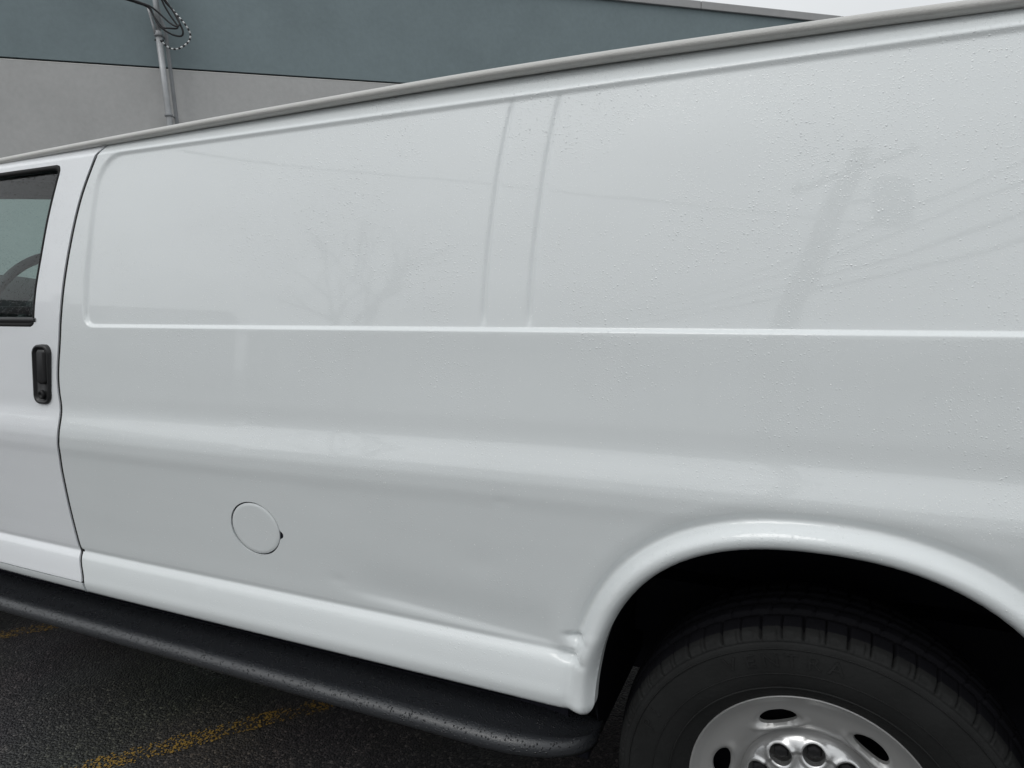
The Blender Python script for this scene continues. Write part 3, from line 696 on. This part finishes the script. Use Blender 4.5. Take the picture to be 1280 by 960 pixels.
# ------------------------------------------------------------------ wheel (axis along Y, outer face at -Y)
def make_wheel(loc):
    root = empty('wheel', loc, van)
    # tyre
    pr = [(.219, -.070), (.224, -.083), (.231, -.0905), (.245, -.104), (.262, -.1135), (.285, -.1195), (.308, -.1215), (.328, -.1205), (.3445, -.1185), (.3472, -.1172), (.3492, -.1148), (.3512, -.1165), (.3555, -.1130), (.3590, -.1092), (.3620, -.1045), (.3645, -.0985), (.3665, -.090), (.3690, -.078), (.3710, -.066)]
    for y in np.linspace(-.058, .058, 24): pr.append((.3725 + .0065 * (1 - (y / .058) ** 2), y))
    pr += [(r_, -y) for r_, y in pr[:18][::-1] if not (.3475 < r_ < .3505)]
    pr = np.array(pr); d = np.gradient(pr, axis=0); d /= np.linalg.norm(d, axis=1)[:, None]; nr = np.stack([-d[:, 1], d[:, 0]], 1)
    nr = np.where((nr[:, :1] * (pr[:, :1] - .30) + nr[:, 1:] * pr[:, 1:]) > 0, nr, -nr)
    NT = 960; th = np.arange(NT) / NT * 2 * math.pi; vv = []; np_ = len(pr)
    ph = (np.arange(NT) / NT * 62)
    for k in range(NT):
        p1 = ph[k] % 1.0; odd = int(ph[k]) % 2
        for i in range(np_):
            r_, y = pr[i]; dep = 0.0
            if r_ > .3535:
                sh = max(0.0, min(1.0, (abs(y) - .058) / .05))
                if abs(y) > .055:          # shoulder blocks: open slot, plus a hooked sipe
                    if p1 < .10: dep = .011 * min(1, (r_ - .3535) / .005)
                    elif odd and .30 < p1 < .36 and .3545 < r_ < .366: dep = .005
                    elif odd and .36 <= p1 < .80 and .3545 < r_ < .3575: dep = .003
                    elif not odd and .42 < p1 < .90 and .358 < r_ < .3605: dep = .003
                else:
                    yy = abs(y)
                    if .046 < yy < .056 or .008 < yy < .018: dep = .008
                    elif .22 < (p1 + y * 9) % 1 < .32: dep = .004
            q = (r_ - nr[i, 0] * dep, y - nr[i, 1] * dep)
            vv.append((q[0] * math.cos(th[k]), q[1], q[0] * math.sin(th[k])))
    ff = [(k * np_ + i, k * np_ + i + 1, ((k + 1) % NT) * np_ + i + 1, ((k + 1) % NT) * np_ + i) for k in range(NT) for i in range(np_ - 1)]
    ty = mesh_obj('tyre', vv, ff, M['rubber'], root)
    ty.data.materials.append(M['tread'])       # tread faces coloured darker to stand for shade inside the wheel arch
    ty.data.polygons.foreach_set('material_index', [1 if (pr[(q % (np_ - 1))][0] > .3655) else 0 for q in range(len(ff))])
    # raised ribs on the sidewall
    for r_, y_, w_ in ((.3385, -.1205, .0012), (.2585, -.1125, .0016), (.2905, -.1206, .0010)):
        MB().tube([(r_ * math.cos(a_), y_, r_ * math.sin(a_)) for a_ in np.linspace(0, 2 * math.pi, 181)], w_, 6, cap=False).build('sidewall_rib', M['rubber'], root, True)
    # raised lettering, worn almost smooth
    def letters(txt, a_mid, r_mid, size, step):
        mb = MB()
        for i, ch in enumerate(txt):
            if ch == ' ': continue
            cu = bpy.data.curves.new('t', 'FONT'); cu.body = ch; cu.size = size; cu.align_x = 'CENTER'; cu.extrude = .0018
            ob = bpy.data.objects.new('t', cu); C.objects.link(ob)
            dg = bpy.context.evaluated_depsgraph_get(); me = ob.evaluated_get(dg).to_mesh()
            a_ = math.radians(a_mid) - (i - (len(txt) - 1) / 2) * step
            v = []
            for p in me.vertices:
                rr = r_mid + p.co.y - size * .35; aa = a_ - p.co.x * 1.15 / r_mid
                yy = np.interp(rr, pr[:10, 0], pr[:10, 1])
                v.append((rr * math.cos(aa), yy - .0003 - p.co.z * 1.0, rr * math.sin(aa)))
            mb.add(v, [tuple(q.vertices) for q in me.polygons])
            ob.evaluated_get(dg).to_mesh_clear(); bpy.data.objects.remove(ob); bpy.data.curves.remove(cu)
        return mb.build('sidewall_lettering', M['rubber'], root)
    letters('VENTRA', 100, .318, .036, .115); letters('PI', 155, .320, .034, .10); letters('LT245/75R16', 20, .272, .016, .05)
    # rim: dished disc with six oval slots
    rimY = pchip([0, .06, .118, .128, .140, .155, .172, .190, .203, .211, .2165, .2205, .2235, .2245], [-.03, -.03, -.036, -.040, -.052, -.060, -.064, -.067, -.071, -.076, -.0805, -.0845, -.0850, -.0815])
    rr = np.concatenate([np.linspace(.03, .19, 42), np.linspace(.194, .2245, 22)]); NA = 288
    V = np.array([(r_ * math.cos(a_), r_ * math.sin(a_)) for r_ in rr for a_ in np.arange(NA) / NA * 2 * math.pi])
    F = [(j * NA + i, j * NA + (i + 1) % NA, (j + 1) * NA + (i + 1) % NA, (j + 1) * NA + i) for j in range(len(rr) - 1) for i in range(NA)]
    SA = [math.radians(112 + 60 * k) for k in range(6)]; SR = .166
    def slot(X, Z, sc=1.0):
        out_ = np.full(np.shape(X), 9.0)
        for a_ in SA:
            c, s_ = math.cos(a_), math.sin(a_); dr = X * c + Z * s_ - SR; dt = -X * s_ + Z * c
            dr = dr + 6.0 * dt * dt * .45
            out_ = np.minimum(out_, np.sqrt((dr / .0165) ** 2 + (dt / .0365) ** 2) - 1)
        return out_
    V, F = clip(V, F, lambda X, Z: slot(X, Z))
    rfun = lambda X, Z: rimY(np.hypot(X, Z)) + .007 * gauss(np.maximum(slot(X, Z), 0) / .16) - .0065 * gauss((slot(X, Z) - .42) / .22) * (1 - smoothstep(SR - .022, SR + .010, np.hypot(X, Z)))
    skin('rim', V, F, rfun, M['rim'], root, 0.010)
    MB().loft([[(r_ * math.cos(a_), y, r_ * math.sin(a_)) for a_ in np.linspace(0, 2 * math.pi, 97)[:-1]] for r_, y in ((.2245, -.0815), (.221, -.06), (.205, -.03), (.20, .06), (.215, .085))], cap0=False, cap1=False).build('rim_barrel', M['nut'], root, True)
    MB().loft([[(r_ * math.cos(a_), y, r_ * math.sin(a_)) for a_ in np.linspace(0, 2 * math.pi, 49)[:-1]] for r_, y in ((.195, -.012), (.02, -.012))]).build('brake_drum', M['liner'], root, True)
    # hub cover with a ring of lug openings
    hubY = pchip([0, .03, .055, .077, .104, .116, .125, .1295, .132], [-.088, -.087, -.083, -.076, -.069, -.064, -.056, -.046, -.036])
    rr = np.linspace(.0, .132, 46); rr[0] = .001; NA = 240
    V = np.array([(r_ * math.cos(a_), r_ * math.sin(a_)) for r_ in rr for a_ in np.arange(NA) / NA * 2 * math.pi])
    F = [(j * NA + i, j * NA + (i + 1) % NA, (j + 1) * NA + (i + 1) % NA, (j + 1) * NA + i) for j in range(len(rr) - 1) for i in range(NA)]
    LA = [math.radians(87 + 36 * k) for k in range(10)]; LR = .098
    def lug(X, Z):
        o = np.full(np.shape(X), 9.0)
        for a_ in LA: o = np.minimum(o, np.hypot(X - LR * math.cos(a_), Z - LR * math.sin(a_)) - .0205)
        return o
    V, F = clip(V, F, lug)
    skin('hub_cover', V, F, lambda X, Z: hubY(np.hypot(X, Z)) - .0035 * gauss((lug(X, Z) - .003) / .004) + .004 * gauss(lug(X, Z) / .010) * (np.hypot(X, Z) < LR), M['hub'], root, 0.014)
    nut = None
    for a_ in LA:
        if nut is None:
            mb = MB().loft([[(r_ * math.cos(q), y, r_ * math.sin(q)) for q in np.linspace(0, 2 * math.pi, 7)[:-1]] for r_, y in ((.0155, -.03), (.0155, -.056), (.013, -.061), (.007, -.063))])
            nut = mb.build('lug_nut', M['nut'], root); o = nut
        else:
            o = nut.copy(); C.objects.link(o); o.parent = root
        o.location = (LR * math.cos(a_), 0, LR * math.sin(a_)); o.rotation_euler.y = a_ * 1.7
    return root
wheel = make_wheel((XW, .170, ZW))
def copy_wheel(loc, flip):
    r = wheel.copy(); C.objects.link(r); r.location = loc; r.parent = van; r.rotation_euler.z = math.pi if flip else 0
    for ch in list(wheel.children):
        c = ch.copy(); C.objects.link(c); c.parent = r
    return r
copy_wheel((XW - WB, .170, ZW), False); copy_wheel((XW, W - .170, ZW), True); copy_wheel((XW - WB, W - .170, ZW), True)

# ------------------------------------------------------------------ running board
rb = empty('running_board', (0, 0, 0), van)
x0, x1 = -2.78, -0.435
prof = [(.150, .428), (.120, .4395), (.085, .4405), (.045, .4400), (.006, .4395), (.000, .4420), (-.010, .4425), (-.020, .4405), (-.028, .4355), (-.0325, .4280), (-.034, .4190), (-.032, .4100), (-.025, .4030), (-.010, .3990), (.03, .398), (.150, .398)]
rgs = []
for x in np.concatenate([np.linspace(x0, x0 + .16, 14), np.linspace(x0 + .2, x1 - .24, 40), x1 - .22 * (1 - np.sin(np.linspace(0, math.pi / 2, 26)))]):
    e = max(0, (x - (x1 - .22)) / .22, ((x0 + .14) - x) / .14); e = min(e, .9995)
    pull = 1 - math.sqrt(1 - e ** 2.4)      # plan-view rounding of the ends
    dz = -.030 * e ** 3
    rgs.append([(x, .150 + (y - .150) * (1 - .80 * pull), z + dz * (1 if z > .405 else .4)) for y, z in prof])
MB().loft(rgs).build('step_board', M['board'], rb, True)
for x in (-2.4, -1.55, -.75):
    MB().box((x - .03, .125, .37), (x + .03, .16, .50), .006).build('bracket', M['black'], rb)
sv = MB().box((-2.70, .10, .442), (-.62, .128, .447), .001); sv.build('tread_strip', M['black'], rb)

# ------------------------------------------------------------------ rain beads on the flank
N = 30000
px = rng.uniform(-2.35, .62, N * 4); pz = rng.uniform(.512, 1.755, N * 4)
dens = .10 + .75 * smoothstep(1.22, 1.65, pz) + .95 * gauss((pz - 1.012) / .034) + 1.5 * gauss((pz - .522) / .009) + .9 * smoothstep(1.715, 1.745, pz) + .35 * gauss((arch_d(px, pz) - .02) / .02) + .3 * smoothstep(-.7, .4, px) * smoothstep(1.05, 1.5, pz)
dens *= .90 + .10 * np.sin(px * 5.1 + np.sin(pz * 7.0) * 2) * np.sin(pz * 9.3 + px * 2.2)
ok = (rng.uniform(0, 1, N * 4) < dens) & (arch_d(px, pz) > .004) & (np.abs(px - gapX(pz)) > .006) & (np.abs(fuel_g(px, pz)) > .004) & ~((px < gapX(pz)) & ((win_sdf(px, pz) < .012) | (np.abs(px + 2.0) < .06)))
px, pz = px[ok][:N], pz[ok][:N]
e = 2e-3; py = np.where(px < gapX(pz), -.0015, 0) + sideY(px, pz)
ny = np.stack([(sideY(px + e, pz) - sideY(px - e, pz)) / (2 * e), -np.ones_like(px), (sideY(px, pz + e) - sideY(px, pz - e)) / (2 * e)], 1); ny /= np.linalg.norm(ny, axis=1)[:, None]
rad = np.clip(rng.lognormal(math.log(.00047), .40, len(px)), .00025, .0013)
tx = np.stack([-ny[:, 1], ny[:, 0], 0 * px], 1); tx /= np.linalg.norm(tx, axis=1)[:, None]; tz = np.cross(tx, ny)
bv, bf = [], []
for i in range(len(px)):
    c = np.array([px[i], py[i], pz[i]]); r_ = rad[i]; n0 = len(bv); a0 = rng.uniform(0, 6.28); el = rng.uniform(.85, 1.35)
    for rr_, hh in ((1.0, -.05), (.78, .23)):
        for k in range(7):
            a_ = a0 + k * 2 * math.pi / 7
            bv.append(c + r_ * (rr_ * (math.cos(a_) * tx[i] + el * math.sin(a_) * tz[i]) + hh * ny[i]))
    bv.append(c + r_ * .36 * ny[i])
    for k in range(7):
        k2 = (k + 1) % 7; bf.append((n0 + k, n0 + k2, n0 + 7 + k2, n0 + 7 + k)); bf.append((n0 + 7 + k, n0 + 7 + k2, n0 + 14))
tag(mesh_obj('water_beads', bv, bf, M['water'], van), kind='stuff')

# ------------------------------------------------------------------ the street behind the photographer (seen mirrored in the paint)
up = empty('utility_pole', (-1.35, -11.0, 0))
tag(up, 'leaning wooden utility pole with transformer and crossarm, mirrored in the rear panel', 'utility pole')
MB().tube([(.2, 0, -.2), (.62, 0, 3.5), (1.05, 0, 5.6), (1.5, 0, 7.4), (1.6, 0, 7.9)], [.23, .21, .19, .17, .16], 14).build('pole', M['wood'], up, True)
MB().tube([(.55, 0, 6.75), (2.45, 0, 7.75)], .085, 8).build('crossarm', M['wood'], up)
MB().tube([(2.05, .25, 5.75), (2.05, .25, 6.7)], .30, 18).build('transformer', M['steel'], up, True)
MB().tube([(1.25, .1, 6.3), (2.05, .25, 6.3)], .05, 8).build('transformer_bracket', M['steel'], up, True)
for x in (.65, 1.0, 1.9, 2.35): MB().tube([(x, 0, 6.82 + (x - .55) * .526), (x, 0, 7.02 + (x - .55) * .526)], .045, 10).build('insulator', M['trim'], up, True)
def wire(a, b, sag, r, label):
    a, b = Vector(a), Vector(b); pts = []
    for i in range(33):
        t = i / 32; p = a.lerp(b, t); p.z -= sag * 4 * t * (1 - t); pts.append(p)
    o = MB().tube(pts, r, 5).build('overhead_wire', M['cable'], None, True)
    return tag(o, label, 'wire', 'overhead wires along the street')
for k, (dz, dx, r) in enumerate(((0, 0, .035), (.38, -.25, .028), (.8, .2, .028), (-.3, .3, .045))):
    wire((-14 + dx, -31, 5.0 + dz), (-.62 + dx * .3, -10.85, 4.35 + dz), .35, r, ['thick lower overhead wire leading to the utility pole', 'thin overhead wire just above the lowest pair at the pole', 'topmost overhead wire leading to the leaning pole', 'bundled telephone cable strung lowest on the pole'][k])
    wire((-.62 + dx * .3, -10.85, 4.35 + dz), (14 + dx, 12.5, 5.6 + dz * 1.3), .35, r, ['thick lower overhead wire leaving the pole past the transformer', 'thin overhead wire leaving the pole above the lowest pair', 'topmost overhead wire leaving the leaning pole', 'bundled telephone cable leaving the pole lowest'][k])
wire((-16, 2.2 - 5, 7.6), (1.5, -15.5, 7.4),   .35, .03, 'single service wire crossing high over the parking lot')

# bare street tree
tree = empty('bare_tree', (-12.2, -14.5, 0)); tag(tree, 'bare winter tree with spreading branches, mirrored in the front panel', 'tree')
tb, tw = MB(), MB(); rt_ = random.Random(4)
def branch(p, d, l, r, dep, mb):
    q = p + d * l; mid = p + d * l * .5 + Vector((rt_.uniform(-1, 1), rt_.uniform(-1, 1), rt_.uniform(-.5, .8))) * l * .07
    mb.tube([p, mid, q], [r, r * .85, r * .68], 6 if dep < 3 else 4, cap=False)
    if dep >= 6: return
    for k in range(3 if dep < 2 else 2):
        nd = (d + Vector((rt_.uniform(-1, 1), rt_.uniform(-1, 1), rt_.uniform(-.25, .7))) * (.62 + .05 * dep)).normalized()
        branch(q, nd, l * rt_.uniform(.66, .86), r * .62, dep + 1, tw)
branch(Vector((0, 0, -.1)), Vector((.05, 0, 1)).normalized(), 2.2, .22, 0, tb)
tb.build('trunk', M['bark'], tree, True); tw.build('crown', M['bark'], tree, True)

def house(loc, rz, wd, dp, ht, rise, mt, label):
    h = empty('house', loc); h.rotation_euler.z = rz; tag(h, label, 'house', 'houses across the street')
    MB().box((-wd / 2, -dp / 2, -.2), (wd / 2, dp / 2, ht)).build('wall', mt, h)
    a, b = wd / 2 + .35, dp / 2 + .35
    MB().add([(-a, -b, ht - .1), (a, -b, ht - .1), (a, b, ht - .1), (-a, b, ht - .1), (-a, 0, ht + rise), (a, 0, ht + rise)], [(0, 1, 5, 4), (2, 3, 4, 5), (0, 4, 3), (1, 2, 5), (0, 3, 2, 1)]).build('roof', M['shingle'], h)
    for i in range(int(wd // 2.6)):
        for z in ([1.0, 3.7] if ht > 5 else [1.0]):
            x = -wd / 2 + 1.3 + 2.6 * i
            f_ = MB().box((x - .55, dp / 2 - .02, z), (x + .55, dp / 2 + .05, z + 1.4)).build('window', M['trim'], h)
            MB().box((x - .46, dp / 2 + .04, z + .09), (x + .46, dp / 2 + .06, z + 1.31)).build('pane', M['pane'], f_)
    MB().box((.6, dp / 2 - .02, 0), (1.5, dp / 2 + .07, 2.1)).build('door', M['steel'], h)
    MB().box((-wd * .3, -.3, ht), (-wd * .3 + .6, .3, ht + rise + .7)).build('chimney', M['siding2'], h)
house((-30, -20, 0), math.radians(-35), 10, 8, 4.2, 1.6, M['siding2'], 'dark grey single-storey house beside the bare tree across the street')
house((-25.5, -34, 0), math.radians(-25), 12, 8, 3.2, 1.4, M['siding2'], 'dark grey low house between the single-storey corner house and the beige house')
house((-17, -40, 0), math.radians(-10), 11, 8, 3.0, 1.5, M['siding'], 'beige low house beyond the bare tree across the street')
house((-4.5, -42, 0), 0, 12, 8, 3.2, 1.6, M['siding2'], 'dark grey low house with a wide front behind the utility pole')
house((2.2, -52, 0), 0, 12, 8, 3.6, 1.7, M['siding'], 'beige low house set back furthest behind the utility pole')
house((11.5, -40, 0), math.radians(6), 11, 8, 3.1, 1.8, M['siding'], 'beige low house past the utility pole across the street')
house((23, -36, 0), math.radians(25), 10, 8, 5.6, 1.8, M['siding2'], 'dark grey two-storey house at the end of the row across the street')
